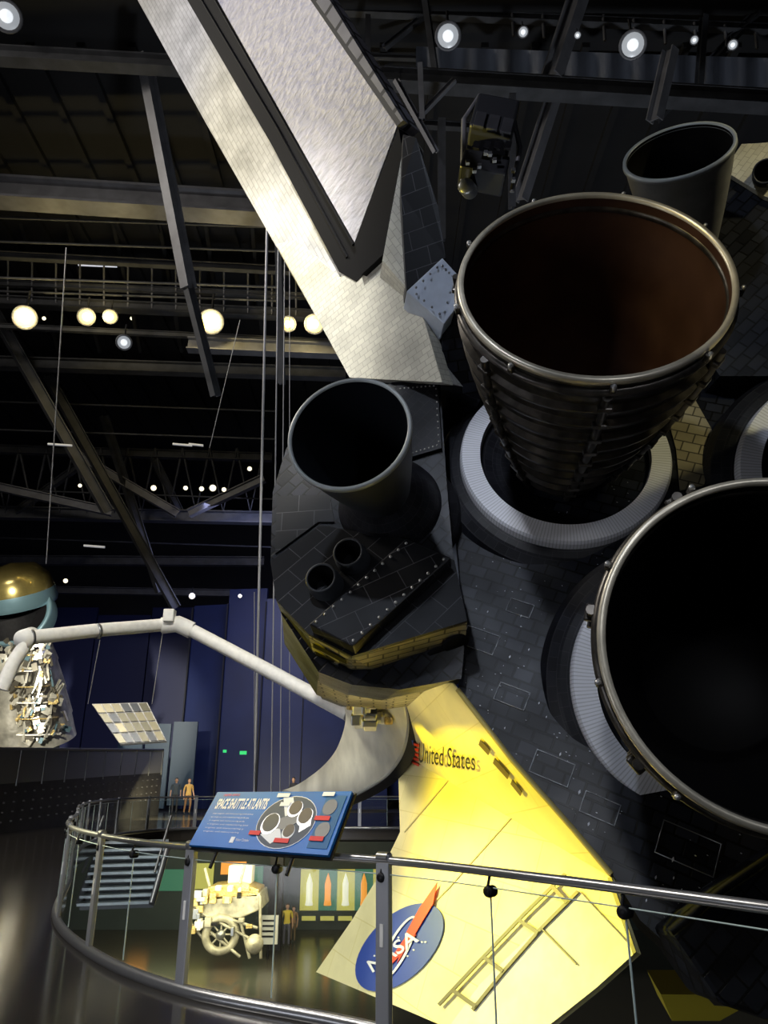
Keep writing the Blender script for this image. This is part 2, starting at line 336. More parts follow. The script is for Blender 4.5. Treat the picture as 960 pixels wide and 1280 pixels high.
def strip(n,pts,w,off,m=None):
    pts=[Vector((a,b_,0)) for a,b_ in pts]
    for i in range(len(pts)-1):
        d=(pts[i+1]-pts[i]).normalized(); q=Vector((-d.y,d.x,0))*w/2
        wpoly(f'{n}_{i}',[(p.x,p.y) for p in (pts[i]-q,pts[i+1]-q,pts[i+1]+q,pts[i]+q)],m or GAP,off)
strip('elevon_hinge_gap',[(706,1092),(655,1142),(600,1200),(548,1256)],4,.045)
strip('elevon_hinge_gap_lower',[(722,1114),(676,1160),(628,1215),(590,1262)],4,.05)
for i,(a,b_) in enumerate([((690,1108),(708,1128)),((648,1150),(672,1166)),((604,1196),(628,1214)),((566,1238),(594,1258))]):
    strip(f'elevon_rib_{i}',[a,b_],5,.055)
strip('elevon_split',[(676,1160),(720,1205)],2,.05)
wpoly('wing_edge_band',[(764,1096),(795,1190),(791,1193),(759,1097)],GAP,.05)
SEAM=mat('wing_seam',(.6,.52,.25),.6)
strip('wing_panel_line',[(640,1020),(560,1110),(470,1200)],1.5,.012,SEAM)
strip('wing_panel_line_b',[(560,975),(505,1040)],1.2,.012,SEAM)
def ell(cx,cy,a,b,rot,n=48):
    r=math.radians(rot); return [(cx+a*math.cos(t)*math.cos(r)-b*math.sin(t)*math.sin(r),cy+a*math.cos(t)*math.sin(r)+b*math.sin(t)*math.cos(r)) for t in [i/n*2*math.pi for i in range(n)]]
EB=mat('emblem_blue',(.03,.07,.32),.5); ER=mat('emblem_red',(.75,.06,.02),.5); EW=mat('emblem_white',(.8,.8,.75),.5)
wpoly('emblem_disc',ell(499,1184,68,38,-45),EB,.02)
oa=ell(497,1186,46,13,-62,40); ob=ell(497,1186,43,10,-62,40)
vs=[WP.at(u,v,.035) for u,v in oa]+[WP.at(u,v,.035) for u,v in ob]
mesh('emblem_orbit',vs,[(i,(i+1)%40,(i+1)%40+40,i+40) for i in range(40)],EW,SH,fix=False)
wpoly('emblem_vector',[(546,1103),(541,1130),(520,1165),(496,1204),(508,1165),(524,1135)],ER,.04)
wpoly('emblem_vector_lower',[(520,1168),(504,1175),(470,1225),(500,1194)],ER,.038)
textmap('emblem_letters','NASA',[WP.at(u,v,.045) for u,v in [(466,1216),(524,1176),(458,1202),(516,1160)]],EW,SH,.015)
for i in range(14):
    u=499+random.uniform(-35,35); v=1184-(u-499)*.8+random.uniform(-20,20)
    wpoly(f'emblem_star_{i}',ell(u,v,1.2,1.2,0,6),EW,.03)
BLK=mat('lettering_black',(.02,.018,.01),.5)
textmap('fuselage_lettering','United States',[SP.at(u,v,.03) for u,v in [(523,953),(594,963),(524,928),(594,940)]],BLK,SH)
for i in range(5):
    wpoly(f'flag_stripe_{i}',[(510,926+i*6),(523,931+i*6),(523,934+i*6),(510,929+i*6)],ER,.03,SP)
wpoly('flag_canton',[(510,924),(516,926),(516,938),(510,936)],EB,.04,SP)
for i,pts in enumerate([[(600,925),(612,938),(610,944),(598,931)],[(618,948),(636,968),(634,974),(616,954)],[(640,975),(652,990),(650,995),(638,980)]]):
    wpoly(f'side_vent_{i}',pts,mat(f'side_vent_{i}',(.12,.09,.03),.6),.03,SP)
# payload bay door
outer=[(506,868,9.0),(512,905,9.3),(505,940,9.7),(485,968,10.2),(455,988,11),(425,1002,12)]
inner=[(432,868,11),(436,900,11.5),(425,935,12),(405,960,12.8),(380,978,13.6),(355,988,14.5)]
def cr(P,n=6):
    o=[]
    P=[Vector(p) for p in P]; Q=[2*P[0]-P[1]]+P+[2*P[-1]-P[-2]]
    for i in range(1,len(Q)-2):
        for k in range(n):
            t=k/n; o.append(.5*((2*Q[i])+(-Q[i-1]+Q[i+1])*t+(2*Q[i-1]-5*Q[i]+4*Q[i+1]-Q[i+2])*t*t+(-Q[i-1]+3*Q[i]-3*Q[i+1]+Q[i+2])*t**3))
    o.append(P[-1]); return o
oo=[S(*p) for p in cr(outer)]; ii=[S(*p) for p in cr(inner)]; n=len(oo)
DOOR=mat('door_panel',(.70,.68,.58),.4,.1,noise=.3,nscale=2)
d=mesh('payload_bay_door',oo+ii,[(i,i+1,i+1+n,i+n) for i in range(n-1)],DOOR,SH,ref=D(1,0,0),smooth=True); 
so=d.modifiers.new('s','SOLIDIFY'); so.thickness=.06
d=mesh('payload_bay_door_edge',[p+D(0,.02,-.03) for p in oo]+[p+D(.12,-.05,0) for p in oo],[(i,i+1,i+1+n,i+n) for i in range(n-1)],DK,SH); d.modifiers.new('s','SOLIDIFY').thickness=.05
tube('door_seal',[p+D(0,.03,-.05) for p in oo],.035,mat('seal_grey',(.3,.3,.28),.4),SH)
for k in range(1,7):
    tube(f'door_rib_{k}',[oo[j]*(1-k/7)+ii[j]*(k/7)+D(0,.02,-.05) for j in range(n)],.014,DK if k%2 else STEEL,SH)
for j in range(0,n,4):
    tube(f'door_cross_rib_{j}',[oo[j]+D(0,.03,-.05),ii[j]+D(0,.03,-.05)],.012,STEEL,SH)
# ---- robotic arm
ARM=empty('robotic_arm',S(220,780,14))
pts=[S(437,893,12.5),S(335,838,13.2),S(238,787,14)]
tube('upper_boom',pts,.125,ALU,ARM); tube('lower_boom',[S(205,781,14),S(120,788,13),S(38,797,12)],.12,ALU,ARM)
tube('wrist',[S(38,797,12),S(18,826,11.8),S(2,862,11.6)],.11,ALU,ARM)
tube('elbow_joint',[S(240,788,14),S(222,780,14),S(203,782,14)],.16,ALU,ARM)
box('elbow_camera',S(212,770,13.9),(.2,.2,.24),ALU,ARM,bev=.02)
lathe('wrist_joint',S(34,797,12)-D(0,0,.15),D(0,0,1),[(0,0),(.15,0),(.15,.3),(0,.3)],ALU,ARM,24)
for i in range(3):
    q=i/2; p=S(437-199*q,893-106*q,12.5+1.5*q); r=S(38+167*q,797-16*q,12+2*q)
    for k,(c,a) in enumerate(((p,pts[2]-pts[0]),(r,S(205,781,14)-S(38,797,12)))):
        lathe(f'boom_band_{k}_{i}',c,a,[(.12,-.03),(.135,-.03),(.135,.03),(.12,.03)],STEEL,ARM,20)
GOLDF=mat('gold_foil',(.8,.6,.25),.3,.6,bump=.8,bscale=15,noise=.4)
for i in range(46):
    u=random.uniform(430,488);v=random.uniform(858,904)
    box(f'shoulder_fitting_{i}',S(u,v,9.7+random.uniform(-.3,.3)),[random.uniform(.04,.2) for _ in range(3)],random.choice([ALU,GOLDF,ALU,STEEL]),ARM,Matrix.Rotation(random.random(),3,'X'),.015)
# ======================================================= ROOM
FLM,nt,b=newmat('polished_floor')
n_=nt.nodes.new('ShaderNodeTexNoise'); n_.inputs['Scale'].default_value=1.1; n_.inputs['Detail'].default_value=7
mr=nt.nodes.new('ShaderNodeMapRange'); mr.inputs[3].default_value=.04; mr.inputs[4].default_value=.24
nt.links.new(n_.outputs[0],mr.inputs[0]); nt.links.new(mr.outputs[0],b.inputs['Roughness'])
r_=nt.nodes.new('ShaderNodeValToRGB'); r_.color_ramp.elements[0].position=.35; r_.color_ramp.elements[1].position=.7
r_.color_ramp.elements[0].color=(.022,.020,.018,1); r_.color_ramp.elements[1].color=(.07,.062,.052,1)
nt.links.new(n_.outputs[0],r_.inputs[0]); nt.links.new(r_.outputs[0],b.inputs['Base Color'])
b.inputs['Specular IOR Level'].default_value=.8
railk=[(4.2,-1.5),(3.3,1.2),(2.45,2.7),(1.71,3.69),(1.0,4.66),(0,5.8),(-1.61,6.85),(-2.87,8.26),(-4.1,10.4),(-5.3,13.8),(-6.7,17.5),(-7.9,21.5),(-8.3,25),(-7.3,27.8),(-4.5,28.6),(1,28.6),(8,28.6)]
rc=[Vector((p[0],p[1],0)) for p in cr([(a,b_,0) for a,b_ in railk],8)]
pts=[p.copy() for p in rc]+[Vector(p) for p in [(14,42.9,0),(-44,42.9,0),(-44,-6,0),(4.2,-6,0)]]
prism('floor',pts,Vector((0,0,-.35)),FLM)
LF=mat('lower_floor_dark',(.07,.065,.055),.2)
box('floor_lower',(0,25,-5.6),(89,77,.2),LF)
WDK=mat('dark_wall',(.012,.013,.02),.7); CEI=mat('ceiling_black',(.010,.010,.012),.8,noise=.4,nscale=.5)
NAVY=mat('navy_wall',(.016,.03,.13),.45,noise=.25,nscale=.4)
box('wall_back',(0,64,9),(110,.4,32),WDK)
box('wall_left',(-45,28,9),(.4,76,32),WDK)
box('wall_right',(45,28,9),(.4,76,32),WDK)
box('ceiling',(0,28,25.2),(100,76,.4),CEI)
R=empty('ceiling_ribs',(0,28,25))
for i in range(40): box(f'rib_{i}',(-34+i*1.7,40,24.9),(.25,44,.25),CEI,R)
box('floor_far_deck',(-2,53.4,-.8),(76,20.8,1.6),WDK)
W=empty('wall_navy',(-8,50,6))
for i in range(9):
    a=i/8; x=-11.5+i*2.6; y=47+3.5*(a-.3)**2*6
    box(f'panel_{i}',(x,y,6.2+(.8 if i%2 else 0)),(2.55,.3,13.0),NAVY,W,Matrix.Rotation((a-.3)*.7,3,'Z'))
    box(f'panel_trim_{i}',(x-1.3,y-.1,6.2),(.08,.3,12.6),WDK,W)
W2=empty('wall_navy_left',(-26,58,4))
ND=mat('navy_dark',(.02,.028,.12),.5)
for i in range(7):
    box(f'panel_{i}',(-37+i*4.2,57,7+(.6 if i%2 else 0)),(4.1,.3,13.5),ND,W2)
TEAL=mat('teal_partition',(.03,.06,.10),.35)
W3=empty('wall_teal_partition',(-13,44,2))
for i in range(3): box(f'panel_{i}',(-14.6+i*1.45,44.6+i*.4,2.3+.15*i),(1.4,.2,4.6),TEAL,W3)
TR=empty('ceiling_truss',(0,30,20))
B=[(-60,66,500,98,22,22,0),(480,98,1040,132,22,26,0),(400,12,1040,40,24,12,0),(-60,-8,520,10,25,20,0),
(-60,236,345,262,27,36,1),(-60,316,400,340,30,10,0),(-60,352,420,372,31,8,0),(-60,374,420,396,31,14,0),(-60,405,420,428,31,7,0),(235,431,432,439,30,18,1),(-60,452,432,468,34,16,0),
(180,70,236,360,23,18,1),(236,360,270,495,23,12,0),(-10,385,135,640,33,14,0),(60,470,220,760,36,12,0),(-60,596,140,640,40,11,1),(95,568,222,642,40,11,1),(330,598,236,642,40,11,1),(-60,560,340,572,42,11,0),(-60,640,345,648,42,16,0),(20,640,95,585,42,9,0),(190,568,225,640,42,9,0),(130,520,200,740,40,10,0),(-60,700,330,702,50,12,0),(-60,735,320,742,50,9,0),
(728,-20,690,95,22,24,1),(692,120,650,250,23,18,1),(838,62,818,150,21,18,1),(525,80,528,150,20,9,1),(495,100,545,190,20,8,1),(568,100,520,150,20,7,1),(960,0,820,150,24,10,0),(480,60,530,20,24,8,0),(348,290,352,480,24,11,0),(552,150,552,300,21,13,0),(640,120,640,260,22,11,0),(460,20,460,100,23,9,0),(440,150,640,162,24,10,0),(530,-10,545,95,23,10,0),(880,20,872,130,23,10,0),(440,70,960,88,25,7,0)]
for i,(u0,v0,u1,v1,dd,w,g) in enumerate(B):
    ibeam(f'beam_{i}',S(u0,v0,dd),S(u1,v1,dd),w/FP*dd*.72,BEAM2 if g else BEAM,TR)
for k,(v,dd) in enumerate([(270,28),(300,29),(345,29),(362,30),(500,37),(535,38),(610,41),(670,46)]):
    tube(f'conduit_{k}',[S(-60,v,dd),S(345,v+14,dd)],.05,BEAM,TR)
for k in range(14):
    tube(f'catwalk_post_{k}',[S(k*30-20,374+k*1.6,31),S(k*30-20,318+k*1.6,31)],.04,BEAM2,TR)
for k in range(10):
    u=k*34-10; tube(f'truss_web_{k}',[S(u,560,42),S(u+17,640,42),S(u+34,562,42)],.09,BEAM,TR)
for k in range(9):
    u=640+k*38; tube(f'rail_post_{k}',[S(u,10+k*3,24),S(u+2,45+k*2,24)],.05,BEAM2,TR)
for k in range(6):
    u=-20+k*64; ibeam(f'purlin_{k}',S(u,120,30),S(u*.8+90,440,37),.16,CEI,TR)
DR=mat('black_drape',(.13,.14,.17),.4,.1,bump=.5,bscale=2,stretch=(3,3,.4))
dp=empty('stage_drape',S(720,80,23.4))
vs=[];
for i in range(81):
    u=520+i*6; w=.18*math.sin(i*.9)
    vs+=[S(u,58+i*.2,23.4+w),S(u,92+i*.25,23.4+w*1.5+.1)]
mesh('cloth',vs,[(2*i,2*i+1,2*i+3,2*i+2) for i in range(80)],DR,dp,smooth=True)
CB=mat('cable_steel',(.45,.45,.46),.4,.5)
HC=empty('hanging_cables',S(335,600,16))
for k,(a,b_,c,d_,r,dd) in enumerate([(334,285,318,990,.028,16),(348,295,339,990,.016,17),(356,300,350,990,.012,18),(362,300,362,990,.01,19),(83,310,58,705,.018,20),(318,740,318,990,.012,20),(300,400,262,560,.012,25),(205,780,190,880,.008,14),(125,800,110,880,.008,16)]):
    tube(f'cable_{k}',[S(a,b_,dd),S(c,d_,dd)],r,CB,HC)
EMY=mat('lamp_warm',(1,.8,.3),.5,emit=(1,.80,.14),es=1.5); EMC=mat('lamp_warm_core',(1,1,.8),.5,emit=(1,.95,.6),es=6); EMW=mat('lamp_white',(.5,.5,.5),.25,emit=(.85,.92,1),es=.28); EMWC=mat('lamp_white_core',(.9,.9,.9),.3,emit=(.9,.95,1),es=.9); EMS=mat('lamp_small',(1,1,.9),.5,emit=(1,.9,.6),es=2.2)
def fixture(p,r,em,core=None,name='stage_spotlight'):
    e=empty(name,p)
    a=(CAM+Vector((0,0,-2))-p).normalized()
    lathe('lens',p,a,[(0,.05*r),(r*.35,.03),(r*.7,.02),(r*.9,0)],em,e,20)
    if core: lathe('bulb',p+a*.04,a,[(0,.12*r),(r*.35,.06*r),(r*.45,0)],core,e,16)
    lathe('housing',p,a,[(r*.9,0),(r*1.1,.1*r),(r*1.15,0),(r*1.05,-r*.9),(r*.5,-r*1.8),(0,-r*1.9)],BEAM2,e,20)
    tube('yoke',[p+Vector((0,0,r*3)),p+Vector((0,0,r))-a*r],r*.12,DK,e)
for u,v,r in [(31,397,.42),(108,396,.31),(138,396,.26),(264,402,.44),(360,405,.29),(393,405,.36)]: fixture(S(u,v,29),r,EMY,EMC)
for u,v,r in [(8,20,.38),(560,45,.33),(654,40,.14),(791,56,.34),(868,50,.11),(916,56,.13),(155,428,.2),(722,44,.09)]: fixture(S(u,v,21),r,EMW,EMWC)
for u,v,r in [(82,726,.12),(192,610,.15),(232,610,.12),(252,611,.13),(266,610,.18),(280,612,.12),(312,586,.12),(186,365,.1),(48,362,.1),(165,398,.1),(214,745,.16),(240,745,.16),(100,607,.1),(300,745,.1),(55,398,.1)]: fixture(S(u,v,38),r,EMS)
FT_=empty('fluorescent_fixture',S(120,330,30))
for k,(u,v,w) in enumerate([(122,331,48),(293,333,44),(228,555,24),(245,555,18),(75,555,30),(118,682,26)]):
    dd=32; tube(f'tube_{k}',[S(u-w/2,v,dd),S(u+w/2,v+2,dd)],.05,mat(f'dim_white_{k}',(.8,.8,.8),.5,emit=(.8,.85,1),es=.6 if k<2 else .15),FT_)
PJ=empty('stage_projector',S(610,170,12))
RR=Matrix.Rotation(.25,3,'Y')
PB=mat('projector_black',(.04,.042,.048),.35,.3)
box('body',S(615,163,12),(.68,.7,.72),PB,PJ,RR,.04)
for k in range(3): box(f'body_panel_{k}',S(600+k*17,150+k*4,11.6),(.17,.06,.3),BEAM,PJ,RR,.01)
for k in range(4): box(f'fin_{k}',S(596+k*13,182,11.6),(.1,.05,.14),DK,PJ,RR)
box('lower_unit',S(604,216,12),(.75,.5,.4),PB,PJ,RR,.04)
tube('bracket_a',[S(578,240,12),S(580,150,12),S(600,120,13)],.045,BEAM2,PJ); tube('bracket_b',[S(640,240,12),S(650,185,12),S(640,140,12)],.04,BEAM2,PJ)
lathe('lens_barrel',S(582,232,11.7),D(-.3,-.2,-1),[(0,0),(.1,0),(.13,-.05),(.13,-.4)],STEEL,PJ,20)
for k in range(8): box(f'connector_{k}',S(582+random.uniform(0,60),190+random.uniform(-6,40),11.6),(.06,.06,.06),STEEL,PJ)
# ======================================================= space telescope
TD=33.5; K=TD/20
ST=empty('space_telescope',S(30,935,TD))
FOIL=mat('silver_foil',(.85,.82,.72),.3,.7,bump=1,bscale=1.6,noise=.55,nscale=1.6)
GLD=mat('gold_shell',(.42,.34,.12),.22,.75,noise=.85,nscale=.35); TB=mat('blue_grey_metal',(.10,.17,.21),.35,.4)
axh=D(-.12,.95,-.15).normalized()
lathe('aperture_door',S(24,752,TD),axh,[(.95*K,-.1*K),(.98*K,.0*K),(.95*K,.3*K),(.88*K,.65*K),(.6*K,.95*K),(0,1.08*K)],[TB,GLD],ST,48,idx=[0,0,1,1,1])
lathe('tube_ring',S(22,768,TD-.8),D(-.05,.55,-.8),[(0,.0),(.76*K,.0),(.8*K,.06),(.88*K,.06),(.9*K,0),(.9*K,-.6)],[DK2,TB],ST,48,idx=[0,1,1,1,1])
lathe('tube_upper',S(24,805,TD),axh,[(.85*K,-.2),(.88*K,0),(.9*K,.5*K),(.9*K,.9*K)],DK,ST,48)
lathe('aft_shroud',S(36,930,TD),D(-.12,.95,.0),[(1.2*K,0),(1.15*K,.6*K),(1.18*K,.65*K),(1.08*K,1.3*K),(1.1*K,1.35*K),(.97*K,2.1*K),(.99*K,2.15*K),(.85*K,2.75*K),(.6*K,2.9*K)],FOIL,ST,64)
pb=S(36,930,TD); lathe('pedestal',Vector((pb.x,pb.y,0)),Vector((0,0,1)),[(1.8,0),(1.8,.3),(1.3,.5),(1.3,pb.z+.4),(0,pb.z+.4)],TB,ST,40)
DKF=mat('dark_foil',(.12,.11,.09),.3,.6)
for i in range(190):
    v=random.uniform(800,928); u=random.uniform(0,58+(v-795)*.24)
    hx=(u-34)/52.0; dd=TD-1.1*K*math.sqrt(max(0.02,1-min(1,hx*hx)))
    s_=(random.uniform(.08,.35),.1,random.uniform(.06,.35)) if i%3 else (random.uniform(.05,.1),.1,random.uniform(.4,.9))
    box(f'foil_panel_{i}',S(u,v,dd),s_,random.choice([FOIL,FOIL,FOIL,GOLDF,DKF,DKF,TB]),ST,Matrix.Rotation(random.uniform(-.6,.6),3,'Y')@Matrix.Rotation(hx,3,'Z'))
for k in range(6):
    vv=815+k*20; r_=26+k*4
    tube(f'hoop_rail_{k}',[S(34+r_*math.sin(a),vv+4*math.cos(a),TD-1.15*K*math.cos(a)) for a in [-1.4+j*.28 for j in range(11)]],.035,ALU if k%2 else GOLDF,ST)
SO=empty('solar_array',S(160,902,19))
c=[S(150,930,18.5),S(208,926,18.5),S(115,880,19.5),S(184,878,19.5)]
prism('frame',[c[0],c[1],c[3],c[2]],D(0,-.06,.05),ALU,SO)
for i in range(6):
    for j in range(4):
        q=[bil(c,(i+a)/6,(j+b_)/4)+D(0,.02,-.04) for a,b_ in((.08,.08),(.92,.08),(.92,.92),(.08,.92))]
        prism(f'cell_{i}_{j}',q,D(0,-.01,.01),mat(f'cell_{i}_{j}',random.choice([(.2,.19,.13),(.1,.11,.12),(.34,.31,.2)]),.3,.4),SO)
PLT=mat('platform_grey',(.06,.058,.058),.5,noise=.3,nscale=3)
PF=empty('display_platform',S(90,990,25))
def fl(p,z): return Vector((p.x,p.y,z))
pa,pb_=S(-90,940,21),S(205,940,38)
prism('front_wall',[pa,pb_,fl(pb_,0),fl(pa,0)],Vector((-.1,.4,0)),PLT,PF)
prism('parapet',[pa+Vector((0,-.1,.08)),pb_+Vector((0,-.1,.08)),pb_+Vector((0,-.1,-1.0)),pa+Vector((0,-.1,-1.0))],Vector((0,.1,0)),mat('parapet_grey',(.2,.2,.21),.4),PF)
for k in range(12):
    q=k/11; p=pa.lerp(pb_,q)+Vector((0,-.15,0)); tube(f'parapet_post_{k}',[p+Vector((0,0,.1)),p-Vector((0,0,1.1))],.03,STEEL,PF)
tube('parapet_rail',[pa+Vector((0,-.15,.1)),pb_+Vector((0,-.15,.1))],.05,STEEL,PF)
for i in range(30):
    for j in range(4):
        p=pa.lerp(pb_,i/30); z=p.z-1.3-j*.3
        if z>.15: box(f'rivet_{i}_{j}',(p.x,p.y-.03,z),(.12,.05,.05),BEAM2,PF)
# ======================================================= railing
RL=empty('glass_railing',(0,5.8,0))
GL,nt,b=newmat('railing_glass'); nt.nodes.remove(b)
tr=nt.nodes.new('ShaderNodeBsdfTransparent'); tr.inputs[0].default_value=(.90,.95,.94,1); gl=nt.nodes.new('ShaderNodeBsdfGlossy'); gl.inputs['Roughness'].default_value=.02
lw=nt.nodes.new('ShaderNodeLayerWeight'); lw.inputs[0].default_value=.5
pw=nt.nodes.new('ShaderNodeMath'); pw.operation='POWER'; pw.inputs[1].default_value=4
ml=nt.nodes.new('ShaderNodeMath'); ml.operation='MULTIPLY_ADD'; ml.inputs[1].default_value=.6; ml.inputs[2].default_value=.07
mx=nt.nodes.new('ShaderNodeMixShader')
nt.links.new(lw.outputs['Facing'],pw.inputs[0]); nt.links.new(pw.outputs[0],ml.inputs[0]); nt.links.new(ml.outputs[0],mx.inputs[0]); nt.links.new(tr.outputs[0],mx.inputs[1]); nt.links.new(gl.outputs[0],mx.inputs[2]); nt.links.new(mx.outputs[0],nt.nodes['Material Output'].inputs[0])
RAILM=mat('rail_gunmetal',(.28,.285,.30),.28,.7); POST=mat('post_grey',(.30,.31,.34),.4,.4); GE=mat('glass_edge',(.5,.62,.6),.3)
tube('top_rail',[p+Vector((0,0,1.07)) for p in rc],.028,RAILM,RL)
tube('floor_curb',[p+Vector((0,0,.03)) for p in rc],.05,RAILM,RL)
cum=[0]
for i in range(1,len(rc)): cum.append(cum[-1]+(rc[i]-rc[i-1]).length)
def at(s):
    for i in range(1,len(rc)):
        if cum[i]>=s:
            t=(s-cum[i-1])/(cum[i]-cum[i-1]); return rc[i-1].lerp(rc[i],t),(rc[i]-rc[i-1]).normalized()
    return rc[-1],(rc[-1]-rc[-2]).normalized()
s0=min(range(len(rc)),key=lambda i:(rc[i]-Vector((.04,5.76,0))).length); s0=cum[s0]
posts=[s0+1.95*k for k in range(-3,20) if 0<s0+1.95*k<cum[-1]]
posts=[s for s in posts if abs(s-(s0-1.95))>.1]
for i,s in enumerate(posts):
    p,d=at(s); Rm=Matrix((d,Vector((0,0,1)).cross(d),Vector((0,0,1)))).transposed()
    box(f'post_{i}',p+Vector((0,0,.55)),(.12,.045,1.12),POST,RL,Rm,.006)
    for sgn in (-1,1): box(f'post_slot_{i}_{sgn}',p+Vector((0,0,.6))+Rm@Vector((0,sgn*.024,0)),(.03,.01,.14),ALU,RL,Rm)
    tube(f'post_cap_{i}',[p+Vector((0,0,1.09))+d*.05,p+Vector((0,0,1.09))-d*.05],.036,RAILM,RL)
s=s0-5.85; k=0
while s<cum[-1]-1.0:
    e=s+.975; n=5
    a=[at(s+.01+(e-s-.02)*j/n)[0] for j in range(n+1)]
    vs=[p+Vector((0,0,.1)) for p in a]+[p+Vector((0,0,.98)) for p in a]
    mesh(f'glass_panel_{k}',vs,[(j,j+1,j+n+2,j+n+1) for j in range(n)],GL,RL,fix=False)
    tube(f'glass_edge_{k}',[a[0]+Vector((0,0,.1)),a[0]+Vector((0,0,.98))],.006,GE,RL)
    tube(f'glass_top_edge_{k}',[p+Vector((0,0,.98)) for p in a],.004,GE,RL)
    if k<20:
        p,d=at(s+.01); w=Vector((0,0,1)).cross(d)
        lathe(f'clamp_{k}',p+Vector((0,0,.96)),w,[(0,.035),(.03,.035),(.035,.02),(.035,-.02),(.03,-.035),(0,-.035)],DK,RL,16)
        tube(f'clamp_arm_{k}',[p+Vector((0,0,.97))+w*.03,p+Vector((0,0,1.05))],.009,DK,RL)
    s=e;k+=1
# ======================================================= information sign
SG=empty('information_sign',S(340,1030,6))
c=[S(236,1056,6.15),S(410,1069,5.35),S(272,990,6.6),S(440,989,5.8)]
nrm=(c[1]-c[0]).cross(c[2]-c[0]).normalized()
if nrm.dot(CAM-c[0])<0: nrm=-nrm
SBL,nt,b=newmat('sign_blue'); b.inputs['Roughness'].default_value=.45; b.inputs['Specular IOR Level'].default_value=.25
g=nt.nodes.new('ShaderNodeTexNoise'); g.inputs['Scale'].default_value=2; r=nt.nodes.new('ShaderNodeValToRGB')
r.color_ramp.elements[0].color=(.0,.07,.34,1); r.color_ramp.elements[1].color=(.003,.20,.68,1); nt.links.new(g.outputs[0],r.inputs[0]); nt.links.new(r.outputs[0],b.inputs['Base Color'])
prism('board',[c[0],c[1],c[3],c[2]],-nrm*.025,SBL,SG)
prism('board_backing',[bil(c,u,v)-nrm*.03 for u,v in((-.01,-.02),(1.01,-.02),(1.01,1.02),(-.01,1.02))],-nrm*.02,DK,SG)
def sp(u,v,o=.004): return bil(c,u,v)+nrm*o
SW=mat('sign_white',(.9,.92,.95),.5,spec=.2); SR=mat('sign_red',(.75,.04,.05),.5,spec=.2); SD=mat('sign_dark',(.02,.03,.05),.4); SG2=mat('sign_grey',(.07,.09,.14),.5,spec=.2); SLB=mat('sign_lightblue',(.02,.13,.32),.5,spec=.2)
def srect(n,u0,v0,u1,v1,m,o): prism(n,[sp(u0,v0,o),sp(u1,v0,o),sp(u1,v1,o),sp(u0,v1,o)],-nrm*.002,m,SG)
def sell(n,cu,cv,a,bb,m,o): prism(n,[sp(cu+a*math.cos(t),cv+bb*math.sin(t),o) for t in [i/32*2*math.pi for i in range(32)]],-nrm*.002,m,SG)
textmap('sign_title','SPACE SHUTTLE ATLANTIS',[sp(.05,.66),sp(.45,.67),sp(.05,.86),sp(.45,.87)],SW,SG,.03)
textmap('sign_subtitle','ORBITER VEHICLE',[sp(.07,.91),sp(.2,.915),sp(.07,.95),sp(.2,.955)],SR,SG)
for i in range(6): textmap(f'sign_text_{i}','main engines and maneuvering pods power the orbiter'[i:i+38-i*3],[sp(.06,.56-i*.065),sp(.38-.02*(i%3),.56-i*.065),sp(.06,.59-i*.065),sp(.38-.02*(i%3),.59-i*.065)],SW,SG)
sell('photo_ring',.64,.47,.2,.44,SW,.005); sell('photo_disc',.64,.47,.195,.428,SG2,.007)
def spoly(n,pts,m,o): prism(n,[sp(u,v,o) for u,v in pts],-nrm*.002,m,SG)
spoly('photo_tail',[(.55,.87),(.62,.885),(.68,.62),(.62,.55)],SW,.0085); spoly('photo_pod',[(.58,.5),(.70,.62),(.74,.5),(.66,.32),(.58,.36)],SD,.0088); spoly('photo_wing',[(.5,.24),(.62,.36),(.66,.2),(.6,.1)],SW,.0085); spoly('photo_wing_right',[(.76,.3),(.82,.42),(.8,.62),(.74,.5)],STEEL,.0085)
for i,(u,v,a_,b2) in enumerate([(.54,.42,.062,.18),(.67,.68,.05,.14),(.76,.55,.05,.15),(.69,.3,.042,.12)]):
    sell(f'photo_nozzle_{i}',u,v,a_,b2,SW if i==3 else STEEL,.010); sell(f'photo_nozzle_in_{i}',u,v+.02,a_*.85,b2*.85,mat(f'photo_nozzle_inner_{i}',(.05,.03,.025) if i else (.015,.02,.03),.5),.012)
srect('side_photo',.85,.08,.98,.92,SLB,.005); sell('side_photo_nozzle_a',.9,.72,.045,.13,SD,.009); sell('side_photo_nozzle_b',.91,.35,.045,.13,SD,.009)
for i,(u,v,w) in enumerate([(.5,.88,.09),(.42,.22,.08),(.62,.12,.1),(.82,.9,.08),(.83,.5,.1),(.85,.18,.09),(.55,.72,.07)]): srect(f'label_{i}',u,v,u+w,v+.07,SR if i%3 else SW,.014)
srect('logo',.3,.08,.33,.18,SW,.005); textmap('logo_text','Visitor Complex',[sp(.34,.1),sp(.44,.1),sp(.34,.16),sp(.44,.16)],SW,SG)
for i,(u,v) in enumerate([(.2,.3),(.75,.3)]): tube(f'support_{i}',[bil(c,u,v)-nrm*.04,bil(c,u,-.08)-Vector((0,0,.12))],.015,DK,SG)
